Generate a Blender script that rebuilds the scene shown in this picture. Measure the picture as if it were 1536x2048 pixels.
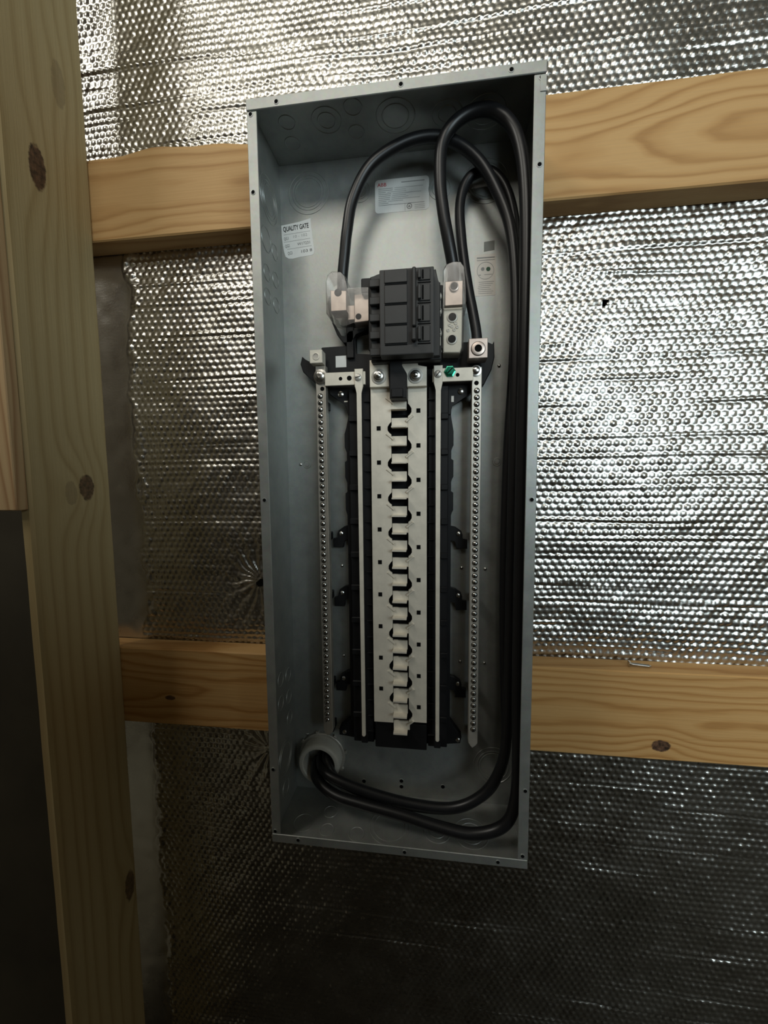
import bpy, bmesh, math, random
import numpy as np
from mathutils import Vector, Matrix

random.seed(7)
for o in list(bpy.data.objects):
    bpy.data.objects.remove(o, do_unlink=True)
scene = bpy.context.scene
COL = scene.collection
Z0 = 1.40            # height of the panel centre above the floor (m)

# ------------------------------------------------------------------ camera
cam_d = bpy.data.cameras.new('camera')
cam = bpy.data.objects.new('camera', cam_d)
COL.objects.link(cam)
F_PX = 780.77
cam_d.sensor_fit = 'VERTICAL'
cam_d.sensor_height = 36.0
cam_d.lens = 36.0 * F_PX / 2048.0
cam_d.clip_start = 0.01
Rm = ((0.99258132, 0.12126273, -0.00881288),
      (0.00144546, -0.0842491, -0.99644368),
      (-0.12157395, 0.98903864, -0.08379936))
right, down, fwd = [Vector(r) for r in Rm]
m = Matrix.Identity(4)
for i in range(3):
    m[i][0] = right[i]; m[i][1] = -down[i]; m[i][2] = -fwd[i]
m[0][3], m[1][3], m[2][3] = 0.0513, -0.6128, 0.0271 + Z0
cam.matrix_world = m
scene.camera = cam

# ------------------------------------------------------------------ world, exposure
scene.view_settings.view_transform = 'Standard'
scene.view_settings.look = 'None'
scene.view_settings.gamma = 1.0
scene.view_settings.use_curve_mapping = False
scene.view_settings.exposure = -0.06
world = bpy.data.worlds.new('sky')
scene.world = world
world.use_nodes = True
wbg = world.node_tree.nodes['Background']
wbg.inputs[0].default_value = (0.62, 0.72, 0.85, 1)
wbg.inputs[1].default_value = 0.6

# ------------------------------------------------------------------ daylight in the room's openings
# opening = (centre, size_x, size_y, direction it shines, watts, colour)
def daylight(name, loc, aim, sx, sy, watts, colour, spread=180):
    d = bpy.data.lights.new(name, 'AREA')
    d.shape = 'RECTANGLE'; d.size = sx; d.size_y = sy
    d.energy = watts; d.color = colour; d.spread = math.radians(spread)
    o = bpy.data.objects.new(name, d)
    COL.objects.link(o)
    o.location = loc
    v = Vector(aim)
    o.rotation_euler = v.to_track_quat('-Z', 'Y').to_euler()
    return o
# room shell numbers (m)
RX0, RX1, RY1, RZ1 = -1.75, 2.45, -2.6, 4.3
# a high window and a wide opening in the rear wall, a small high window in the left wall
WINR = (-0.98, 0.42, 2.90, 3.90)         # x0,x1,z0,z1 in the rear wall
DOOR = (0.70, 2.30, 1.36, 2.45)       # x0,x1,z0,z1 in the rear wall
WINL = (-1.85, -1.00, 3.35, 4.05)       # y0,y1,z0,z1 in the left wall
daylight('daylight_rear', ((WINR[0]+WINR[1])/2, RY1+0.01, (WINR[2]+WINR[3])/2), (0, 1, 0),
         WINR[1]-WINR[0], WINR[3]-WINR[2], 30, (1.0, 0.95, 0.84))
daylight('daylight_door', ((DOOR[0]+DOOR[1])/2, RY1+0.01, (DOOR[2]+DOOR[3])/2), (0, 1, 0),
         DOOR[1]-DOOR[0], DOOR[3]-DOOR[2], 42, (0.80, 0.95, 1.0))
daylight('daylight_window', (RX0+0.01, (WINL[0]+WINL[1])/2, (WINL[2]+WINL[3])/2), (1, 0, 0),
         WINL[1]-WINL[0], WINL[3]-WINL[2], 38, (1.0, 0.97, 0.88))

# ------------------------------------------------------------------ node helpers
class NT:
    def __init__(self, name):
        self.m = bpy.data.materials.new(name)
        self.m.use_nodes = True
        self.t = self.m.node_tree
        self.b = self.t.nodes['Principled BSDF']
        self.out = self.t.nodes['Material Output']
    def n(self, typ, **kw):
        x = self.t.nodes.new(typ)
        for k, v in kw.items(): setattr(x, k, v)
        return x
    def link(self, a, b): self.t.links.new(a, b)
    def val(self, sock, v):
        if isinstance(v, bpy.types.NodeSocket): self.link(v, sock)
        else: sock.default_value = v
    def math(self, op, a, b=0.0, c=0.0, clamp=False):
        x = self.n('ShaderNodeMath', operation=op, use_clamp=clamp)
        self.val(x.inputs[0], a); self.val(x.inputs[1], b)
        if len(x.inputs) > 2: self.val(x.inputs[2], c)
        return x.outputs[0]
    def noise(self, vec, scale, detail=3, rough=0.5, dim='3D'):
        x = self.n('ShaderNodeTexNoise', noise_dimensions=dim)
        self.link(vec, x.inputs['Vector'])
        x.inputs['Scale'].default_value = scale
        x.inputs['Detail'].default_value = detail
        x.inputs['Roughness'].default_value = rough
        return x.outputs['Fac']
    def ramp(self, fac, stops, interp='LINEAR'):
        x = self.n('ShaderNodeValToRGB')
        x.color_ramp.interpolation = interp
        e = x.color_ramp.elements
        while len(e) < len(stops): e.new(0.5)
        for i, (p, c) in enumerate(stops):
            e[i].position = p; e[i].color = (*c, 1)
        self.link(fac, x.inputs[0])
        return x.outputs[0]
    def mix(self, fac, a, b, blend='MIX'):
        x = self.n('ShaderNodeMix', data_type='RGBA', blend_type=blend)
        self.val(x.inputs[0], fac)
        for s, v in ((x.inputs[6], a), (x.inputs[7], b)):
            if isinstance(v, tuple): s.default_value = (*v, 1)
            else: self.link(v, s)
        return x.outputs[2]
    def coord(self):
        return self.n('ShaderNodeTexCoord').outputs['Object']
    def mapping(self, vec, scale):
        x = self.n('ShaderNodeMapping')
        self.link(vec, x.inputs[0]); x.inputs['Scale'].default_value = scale
        return x.outputs[0]
    def bump(self, h, dist, strength=1.0):
        x = self.n('ShaderNodeBump')
        x.inputs['Distance'].default_value = dist
        x.inputs['Strength'].default_value = strength
        self.link(h, x.inputs['Height'])
        self.link(x.outputs[0], self.b.inputs['Normal'])

def plain(name, col, rough=0.5, metal=0.0, var=0.12, scale=60, bump=0.0, spec=None):
    """flat colour with a little procedural mottling"""
    q = NT(name)
    c = q.coord()
    f = q.noise(c, scale, 4, 0.6)
    k1 = tuple(max(0, x * (1 - var)) for x in col); k2 = tuple(min(1, x * (1 + var)) for x in col)
    q.link(q.ramp(f, [(0.3, k1), (0.7, k2)]), q.b.inputs['Base Color'])
    q.b.inputs['Roughness'].default_value = rough
    q.b.inputs['Metallic'].default_value = metal
    if spec is not None: q.b.inputs['Specular IOR Level'].default_value = spec
    if bump: q.bump(q.noise(c, scale * 3, 3), bump)
    return q.m

def m_galv(name='galvanised_steel'):
    q = NT(name)
    c = q.coord()
    sp = q.n('ShaderNodeTexVoronoi', feature='F1')
    q.link(c, sp.inputs['Vector']); sp.inputs['Scale'].default_value = 240
    f = q.noise(c, 40, 4, 0.6)
    base = q.ramp(f, [(0.3, (0.33, 0.345, 0.33)), (0.7, (0.41, 0.42, 0.40))])
    base = q.mix(0.06, base, sp.outputs['Color'], 'MULTIPLY')
    q.link(base, q.b.inputs['Base Color'])
    q.b.inputs['Metallic'].default_value = 0.64
    q.link(q.math('MULTIPLY_ADD', f, 0.14, 0.38), q.b.inputs['Roughness'])
    q.bump(q.noise(c, 400, 3), 0.00006)
    return q.m

def m_foil():
    q = NT('reflective_foil')
    c = q.coord()
    f = q.noise(c, 14, 3, 0.6)
    q.link(q.ramp(f, [(0.3, (0.49, 0.48, 0.445)), (0.7, (0.60, 0.59, 0.555))]), q.b.inputs['Base Color'])
    q.b.inputs['Metallic'].default_value = 1.0
    q.link(q.math('MULTIPLY_ADD', f, 0.14, 0.20), q.b.inputs['Roughness'])
    h = q.noise(q.mapping(c, (1, 1, 2.2)), 160, 4, 0.65)
    q.bump(h, 0.00022)
    return q.m

def m_wood(name, axis, centre, knots, light, mid, dark, spacing=0.0075, seed=0.0, warp=0.020, stretch=2.2, rough=0.62, red=None):
    """axis: 0=x,2=z long axis. centre: ring centre in the two cross axes (m).
    knots: list of (pos3, radius, elongation, darkness)"""
    q = NT(name)
    co = q.coord()
    s = q.n('ShaderNodeSeparateXYZ'); q.link(co, s.inputs[0])
    ax = [s.outputs[0], s.outputs[1], s.outputs[2]]
    cross = [i for i in range(3) if i != axis]
    low = [14.0, 14.0, 14.0]; low[axis] = stretch
    mp = q.n('ShaderNodeMapping'); q.link(co, mp.inputs[0]); mp.inputs['Scale'].default_value = low
    mp.inputs['Location'].default_value = (seed, seed * 1.7, seed * 0.6)
    n1 = q.noise(mp.outputs[0], 1.0, 2, 0.5)
    hi = [30.0, 30.0, 30.0]; hi[axis] = stretch * 4
    mp2 = q.mapping(co, hi)
    n2 = q.noise(mp2, 1.0, 2, 0.5)
    w = q.math('MULTIPLY_ADD', n1, warp * 2, -warp)
    w2 = q.math('MULTIPLY_ADD', n2, 0.008, -0.004)
    a = q.math('SUBTRACT', ax[cross[0]], centre[0]); b = q.math('SUBTRACT', ax[cross[1]], centre[1])
    r = q.math('SQRT', q.math('ADD', q.math('MULTIPLY', a, a), q.math('MULTIPLY', b, b)))
    r = q.math('ADD', q.math('ADD', r, w), w2)
    kn_mask = None; kn_core = None
    kn = q.noise(co, 130, 3, 0.6)
    for (kp, kr, el, dk) in knots:
        ds = []
        for i in range(3):
            sc = kr * (el if i == axis else 1.0)
            d = q.math('DIVIDE', q.math('SUBTRACT', ax[i], kp[i]), sc if i != 1 or axis == 1 else kr * 1.0)
            ds.append(q.math('MULTIPLY', d, d))
        # the knot runs through the board thickness: ignore the thin axis when far
        dsum = q.math('ADD', q.math('ADD', ds[0], ds[1]), ds[2])
        far = q.math('POWER', 2.718, q.math('MULTIPLY', dsum, -0.10))
        r = q.math('ADD', r, q.math('MULTIPLY', far, kr * 1.6))
        core = q.math('SUBTRACT', 1.35, q.math('ADD', dsum, q.math('MULTIPLY_ADD', kn, 1.1, -0.55)), clamp=True)
        core = q.math('MULTIPLY', q.math('MULTIPLY', core, 2.6, clamp=True), dk)
        kn_core = core if kn_core is None else q.math('MAXIMUM', kn_core, core)
    ph = q.math('FRACT', q.math('DIVIDE', r, spacing))
    fine = [260.0, 260.0, 260.0]; fine[axis] = 6.0
    fn = q.noise(q.mapping(co, fine), 1.0, 3, 0.6)
    ringc = q.ramp(ph, [(0.0, mid), (0.12, light), (0.45, light), (0.70, mid), (0.84, dark), (0.92, dark), (1.0, mid)])
    cl = q.mix(q.math('MULTIPLY', fn, 0.55), ringc, mid)
    blotch = q.noise(q.mapping(co, (5, 5, 5)), 1.0, 3, 0.6)
    cl = q.mix(q.math('MULTIPLY_ADD', blotch, 0.9, -0.25, clamp=True), cl, red or mid)
    if kn_core is not None:
        cl = q.mix(kn_core, cl, q.ramp(kn, [(0.35, (0.020, 0.009, 0.004)), (0.65, (0.15, 0.075, 0.04))]))
    q.link(cl, q.b.inputs['Base Color'])
    q.b.inputs['Roughness'].default_value = rough
    q.b.inputs['Specular IOR Level'].default_value = 0.3
    q.bump(fn, 0.0006)
    return q.m

def m_clear():
    q = NT('clear_plastic')
    tr = q.n('ShaderNodeBsdfTransparent'); tr.inputs[0].default_value = (0.86, 0.86, 0.85, 1)
    gl = q.n('ShaderNodeBsdfGlossy'); gl.inputs['Roughness'].default_value = 0.2
    gl.inputs[0].default_value = (0.9, 0.9, 0.9, 1)
    fr = q.n('ShaderNodeFresnel'); fr.inputs[0].default_value = 1.5
    f = q.noise(q.coord(), 90, 3)
    fac = q.math('ADD', q.math('MULTIPLY', fr.outputs[0], 0.55), q.math('MULTIPLY', f, 0.09), clamp=True)
    mx = q.n('ShaderNodeMixShader')
    q.link(fac, mx.inputs[0]); q.link(tr.outputs[0], mx.inputs[1]); q.link(gl.outputs[0], mx.inputs[2])
    q.link(mx.outputs[0], q.out.inputs[0])
    return q.m

MAT = {}
MAT['galv'] = m_galv()
MAT['foil'] = m_foil()
MAT['zinc'] = plain('zinc_screw', (0.62, 0.61, 0.58), 0.25, 1.0, 0.1, 200)
MAT['alu'] = plain('tin_plated_aluminium', (0.78, 0.725, 0.62), 0.5, 0.22, 0.10, 45, 0.00008)
MAT['alu_bar'] = plain('extruded_aluminium', (0.62, 0.58, 0.51), 0.40, 0.7, 0.10, 60, 0.00005)
MAT['lug'] = plain('dull_pinkish_lug_metal', (0.53, 0.44, 0.39), 0.38, 0.75, 0.14, 70)
MAT['lug_grey'] = plain('dull_grey_lug_metal', (0.50, 0.48, 0.44), 0.42, 0.6, 0.14, 70)
MAT['black'] = plain('black_moulded_plastic', (0.009, 0.009, 0.010), 0.5, 0, 0.2, 50, spec=0.3)
MAT['char'] = plain('charcoal_breaker_plastic', (0.024, 0.0235, 0.023), 0.55, 0, 0.1, 80, 0.00004)
MAT['cable'] = plain('black_cable_jacket', (0.010, 0.010, 0.011), 0.36, 0, 0.15, 90, 0.00003, spec=0.42)
MAT['hole'] = plain('dark_hole', (0.006, 0.006, 0.006), 0.9, 0, 0.1, 40, spec=0.05)
MAT['pvc'] = plain('grey_pvc', (0.52, 0.51, 0.46), 0.42, 0, 0.06, 60)
MAT['green'] = plain('green_ground_screw', (0.03, 0.34, 0.20), 0.18, 0.6, 0.15, 90)
MAT['paper'] = plain('white_sticker', (0.74, 0.74, 0.71), 0.5, 0, 0.04, 50)
MAT['paper_clear'] = plain('faint_pinkish_sticker', (0.56, 0.53, 0.48), 0.45, 0.2, 0.05, 50)
MAT['paper_grey'] = plain('grey_sticker', (0.20, 0.21, 0.19), 0.5, 0, 0.1, 50)
MAT['ink'] = plain('black_ink', (0.02, 0.02, 0.02), 0.6, 0, 0.1, 50)
MAT['ink_grey'] = plain('grey_ink', (0.30, 0.30, 0.29), 0.6, 0, 0.1, 50)
MAT['ink_red'] = plain('red_ink', (0.45, 0.03, 0.04), 0.6, 0, 0.1, 50)
MAT['ink_green'] = plain('green_ink', (0.03, 0.10, 0.05), 0.6, 0, 0.1, 50)
MAT['clear'] = m_clear()
MAT['room'] = plain('dusty_timber_sheathing', (0.21, 0.17, 0.118), 0.9, 0, 0.3, 3)
MAT['ceil'] = plain('pale_ceiling', (0.22, 0.21, 0.18), 0.9, 0, 0.1, 3)
MAT['dirt'] = plain('dark_dirt_floor', (0.040, 0.032, 0.020), 0.95, 0, 0.3, 6)
MAT['sheath'] = plain('dark_sheathing', (0.045, 0.038, 0.024), 0.9, 0, 0.3, 4)
MAT['floor'] = plain('pale_reflector_floor', (0.30, 0.275, 0.21), 0.95, 0, 0.2, 6)  # pale tone for the added strip that the foil reflects

# ------------------------------------------------------------------ object helpers
def mk(name, verts, faces, mat, parent=None, smooth=False, mats=None, fmat=None):
    me = bpy.data.meshes.new(name)
    me.from_pydata([tuple(v) for v in verts], [], faces)
    for mm in (mats or [mat]): me.materials.append(mm)
    if fmat is not None: me.polygons.foreach_set('material_index', fmat)
    if smooth: me.polygons.foreach_set('use_smooth', [True] * len(me.polygons))
    me.update()
    return put(name, me, parent)

def put(name, me, parent=None, loc=None):
    o = bpy.data.objects.new(name, me)
    COL.objects.link(o)
    if loc is not None: o.location = loc
    if parent is not None:
        o.parent = parent
        o.matrix_parent_inverse = WM[parent.name].inverted()
    WM[o.name] = Matrix.Translation(Vector(loc)) if loc is not None else Matrix.Identity(4)
    return o
WM = {}

def empty(name, loc):
    o = bpy.data.objects.new(name, None)
    COL.objects.link(o); o.location = loc; o.empty_display_size = 0.05
    WM[o.name] = Matrix.Translation(Vector(loc))
    return o

def tag(o, label=None, cat=None, group=None, kind=None):
    for k, v in (('label', label), ('category', cat), ('group', group), ('kind', kind)):
        if v: o[k] = v
    return o

def from_bm(name, bm, mat, parent=None, smooth=False, loc=None):
    bmesh.ops.recalc_face_normals(bm, faces=bm.faces)
    me = bpy.data.meshes.new(name)
    bm.to_mesh(me); bm.free()
    for mm in (mat if isinstance(mat, (list, tuple)) else [mat]): me.materials.append(mm)
    if smooth:
        me.polygons.foreach_set('use_smooth', [True] * len(me.polygons))
        try: me.set_sharp_from_angle(angle=math.radians(35))
        except Exception: pass
    return put(name, me, parent, loc)

def W(x, z, t):
    """panel millimetres (x right, z up from the panel centre, t out of the wall) -> world"""
    return Vector((x / 1000.0, -t / 1000.0, z / 1000.0 + Z0))

def bbox(bm, x0, x1, z0, z1, t0, t1, bev=0.0, seg=1):
    p = [W(x, z, t) for x in (x0, x1) for z in (z0, z1) for t in (t0, t1)]
    v = [bm.verts.new(q) for q in p]
    fs = [(0, 1, 3, 2), (4, 6, 7, 5), (0, 4, 5, 1), (2, 3, 7, 6), (0, 2, 6, 4), (1, 5, 7, 3)]
    faces = [bm.faces.new([v[i] for i in f]) for f in fs]
    if bev:
        ed = {e for f in faces for e in f.edges}
        bmesh.ops.bevel(bm, geom=list(ed), offset=bev / 1000.0, segments=seg, affect='EDGES', profile=0.6)

def box(name, x0, x1, z0, z1, t0, t1, mat, parent=None, bev=0.6, seg=1):
    bm = bmesh.new(); bbox(bm, x0, x1, z0, z1, t0, t1, bev, seg)
    return from_bm(name, bm, mat, parent)

def bprism(bm, poly, t0, t1, bev=0.0):
    """polygon (x,z) extruded from t0 to t1"""
    a = [bm.verts.new(W(x, z, t0)) for x, z in poly]
    b = [bm.verts.new(W(x, z, t1)) for x, z in poly]
    n = len(poly)
    f1 = bm.faces.new(a); f2 = bm.faces.new(list(reversed(b)))
    for i in range(n):
        bm.faces.new([a[i], b[i], b[(i + 1) % n], a[(i + 1) % n]])
    if bev:
        bmesh.ops.bevel(bm, geom=list(f2.edges), offset=bev / 1000.0, segments=1, affect='EDGES', profile=0.6)

def prism(name, poly, t0, t1, mat, parent=None, bev=0.5):
    bm = bmesh.new(); bprism(bm, poly, t0, t1, bev)
    return from_bm(name, bm, mat, parent)

AX = {'t': (Vector((1, 0, 0)), Vector((0, 0, 1)), Vector((0, -1, 0))),     # points out of the wall
      'x': (Vector((0, -1, 0)), Vector((0, 0, 1)), Vector((1, 0, 0))),
      'z': (Vector((1, 0, 0)), Vector((0, -1, 0)), Vector((0, 0, 1))),
      '-z': (Vector((1, 0, 0)), Vector((0, -1, 0)), Vector((0, 0, -1)))}
def blathe(bm, prof, axis='t', n=16, org=Vector((0, 0, 0)), mi=None):
    """prof: list of (radius mm, height mm) ; last/first radius 0 closes"""
    u, v, w = AX[axis]
    rings = []
    for r, h in prof:
        if r <= 1e-6: rings.append([bm.verts.new(org + w * h / 1000)])
        else:
            rings.append([bm.verts.new(org + (u * math.cos(2 * math.pi * k / n) + v * math.sin(2 * math.pi * k / n)) * r / 1000 + w * h / 1000) for k in range(n)])
    for i in range(len(rings) - 1):
        a, b = rings[i], rings[i + 1]
        for k in range(n):
            k2 = (k + 1) % n
            if len(a) == 1 and len(b) == 1: continue
            if len(a) == 1: f = bm.faces.new([a[0], b[k2], b[k]])
            elif len(b) == 1: f = bm.faces.new([a[k], a[k2], b[0]])
            else: f = bm.faces.new([a[k], a[k2], b[k2], b[k]])
            if mi: f.material_index = mi[i]

def lathe_mesh(name, prof, mats, axis='t', n=16, mi=None, extra=None, smooth=True):
    bm = bmesh.new(); blathe(bm, prof, axis, n, mi=mi)
    if extra: extra(bm)
    bmesh.ops.recalc_face_normals(bm, faces=bm.faces)
    me = bpy.data.meshes.new(name); bm.to_mesh(me); bm.free()
    for mm in (mats if isinstance(mats, (list, tuple)) else [mats]): me.materials.append(mm)
    if smooth:
        me.polygons.foreach_set('use_smooth', [True] * len(me.polygons))
        try: me.set_sharp_from_angle(angle=math.radians(38))
        except Exception: pass
    return me

def catmull(P, n=10):
    P = [Vector(q) for q in P]
    P = [P[0] * 2 - P[1]] + P + [P[-1] * 2 - P[-2]]
    out = []
    for i in range(1, len(P) - 2):
        a, b, c, d = P[i - 1:i + 3]
        for k in range(n):
            t = k / n
            out.append(0.5 * ((2 * b) + (c - a) * t + (2 * a - 5 * b + 4 * c - d) * t * t + (3 * b - a - 3 * c + d) * t ** 3))
    out.append(P[-2])
    return out

def tube_mesh(path, r, n=16, cap=True):
    """path: world points, r in metres; parallel-transport frames"""
    vs, fs = [], []
    T = [(path[min(i + 1, len(path) - 1)] - path[max(i - 1, 0)]).normalized() for i in range(len(path))]
    up = Vector((0, 1, 0)) if abs(T[0].y) < 0.9 else Vector((1, 0, 0))
    nrm = (up - T[0] * up.dot(T[0])).normalized()
    for i, q in enumerate(path):
        nrm = (nrm - T[i] * nrm.dot(T[i])).normalized()
        bi = T[i].cross(nrm)
        for k in range(n):
            a = 2 * math.pi * k / n
            vs.append(q + (nrm * math.cos(a) + bi * math.sin(a)) * r)
    for i in range(len(path) - 1):
        for k in range(n):
            k2 = (k + 1) % n
            fs.append((i * n + k, i * n + k2, (i + 1) * n + k2, (i + 1) * n + k))
    if cap:
        fs.append(tuple(range(n - 1, -1, -1)))
        L = (len(path) - 1) * n
        fs.append(tuple(range(L, L + n)))
    return vs, fs

def text(name, body, x, z, t, size, mat, parent, width=None, rot=0.0, bold=0.0):
    """flat print on a sticker; x,z lower-left in panel mm, size = cap height mm"""
    cu = bpy.data.curves.new(name, 'FONT')
    cu.body = body; cu.size = size / 1000 * 1.4; cu.offset = bold / 1000
    tmp = bpy.data.objects.new(name, cu); COL.objects.link(tmp)
    dg = bpy.context.evaluated_depsgraph_get(); dg.update()
    me = bpy.data.meshes.new_from_object(tmp.evaluated_get(dg))
    COL.objects.unlink(tmp); bpy.data.objects.remove(tmp)
    n = len(me.vertices)
    co = np.zeros(n * 3); me.vertices.foreach_get('co', co); co = co.reshape(-1, 3)
    sx = 1.0
    if width: sx = (width / 1000) / max(1e-6, (co[:, 0].max() - co[:, 0].min()))
    lx = (co[:, 0] - co[:, 0].min()) * sx; ly = co[:, 1]
    c, s = math.cos(rot), math.sin(rot)
    X = x / 1000 + lx * c - ly * s; Z = z / 1000 + lx * s + ly * c + Z0
    out = np.stack([X, np.full(n, -t / 1000), Z], 1)
    me.vertices.foreach_set('co', out.ravel())
    me.materials.clear(); me.materials.append(mat)
    me.update()
    return put(name, me, parent)

# ================================================================== ROOM SHELL
def slab(name, lo, hi, mat, label=None):
    vs = [(x, y, z) for x in (lo[0], hi[0]) for y in (lo[1], hi[1]) for z in (lo[2], hi[2])]
    fs = [(0, 1, 3, 2), (4, 6, 7, 5), (0, 4, 5, 1), (2, 3, 7, 6), (0, 2, 6, 4), (1, 5, 7, 3)]
    o = mk(name, vs, fs, mat)
    tag(o, kind='structure', label=label)
    return o
WALL_Y = 0.038
slab('floor', (-0.78, RY1, -0.1), (RX1, 0.14, 0.0), MAT['dirt'], 'dark dirt floor below the panel wall')
slab('floor_reflector', (RX0, RY1, -0.1), (-0.78, 0.14, 0.0), MAT['floor'], 'pale floor strip added at the left for the foil to reflect')  # added unseen pale strip, mirrored as a light band in the foil
def holed(name, lo, hi, hole, mat, label):
    """slab with one rectangular opening; hole = (axis a, a0, a1, axis b, b0, b1)"""
    ia, a0, a1, ib, b0, b1 = hole
    bm = bmesh.new()
    def add(l, h):
        v = [bm.verts.new((x, y, z)) for x in (l[0], h[0]) for y in (l[1], h[1]) for z in (l[2], h[2])]
        for f in [(0, 1, 3, 2), (4, 6, 7, 5), (0, 4, 5, 1), (2, 3, 7, 6), (0, 2, 6, 4), (1, 5, 7, 3)]: bm.faces.new([v[i] for i in f])
    for (la, ha, lb, hb) in ((lo[ia], a0, lo[ib], hi[ib]), (a1, hi[ia], lo[ib], hi[ib]), (a0, a1, lo[ib], b0), (a0, a1, b1, hi[ib])):
        l = list(lo); h = list(hi); l[ia] = la; h[ia] = ha; l[ib] = lb; h[ib] = hb
        add(l, h)
    tag(from_bm(name, bm, mat), label, kind='structure')
slab('ceiling', (RX0, RY1, RZ1), (RX1, 0.14, RZ1 + 0.1), MAT['ceil'], 'pale ceiling high above the panel')
holed('wall_left', (RX0 - 0.1, RY1, 0), (RX0, 0.14, RZ1), (1, WINL[0], WINL[1], 2, WINL[2], WINL[3]), MAT['room'], 'brown boarded side wall with a high window')
slab('wall_right', (RX1, RY1, 0), (RX1 + 0.1, 0.14, RZ1), MAT['room'], 'brown boarded side wall on the right')
def rear_wall():
    xs = sorted({RX0, RX1, DOOR[0], DOOR[1], WINR[0], WINR[1]})
    bm = bmesh.new()
    for a, b in zip(xs[:-1], xs[1:]):
        hole = None
        if a >= DOOR[0] and b <= DOOR[1]: hole = (DOOR[2], DOOR[3])
        if a >= WINR[0] and b <= WINR[1]: hole = (WINR[2], WINR[3])
        for z0, z1 in ([(0, RZ1)] if not hole else [(0, hole[0]), (hole[1], RZ1)]):
            bbox(bm, a * 1000, b * 1000, (z0 - Z0) * 1000, (z1 - Z0) * 1000, -RY1 * 1000, -RY1 * 1000 + 100)
    tag(from_bm('wall_rear', bm, MAT['room']), 'brown boarded wall with two openings behind the viewer', kind='structure')
rear_wall()
def blocker():  # added unseen wall, stepped to keep light off the lower panel and post
    bm = bmesh.new()
    bbox(bm, -800, 150, -1400, 700, 950, 1040)
    bbox(bm, 150, 600, -1400, 150, 950, 1040)
    tag(from_bm('shade_blocker', bm, MAT['room']), 'brown stepped partition wall added behind the viewer to shade the panel', kind='structure')
blocker()

# ---- foil faced bubble insulation on the far wall (real relief)
def noise2(xx, zz, cell, rng):
    """smooth value noise on arrays (metres)"""
    gx = xx / cell; gz = zz / cell
    ix = np.floor(gx).astype(int); iz = np.floor(gz).astype(int)
    fx = gx - ix; fz = gz - iz
    fx = fx * fx * (3 - 2 * fx); fz = fz * fz * (3 - 2 * fz)
    ix -= ix.min(); iz -= iz.min()
    g = rng.random((ix.max() + 2, iz.max() + 2)) * 2 - 1
    return (g[ix, iz] * (1 - fx) + g[ix + 1, iz] * fx) * (1 - fz) + (g[ix, iz + 1] * (1 - fx) + g[ix + 1, iz + 1] * fx) * fz

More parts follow.
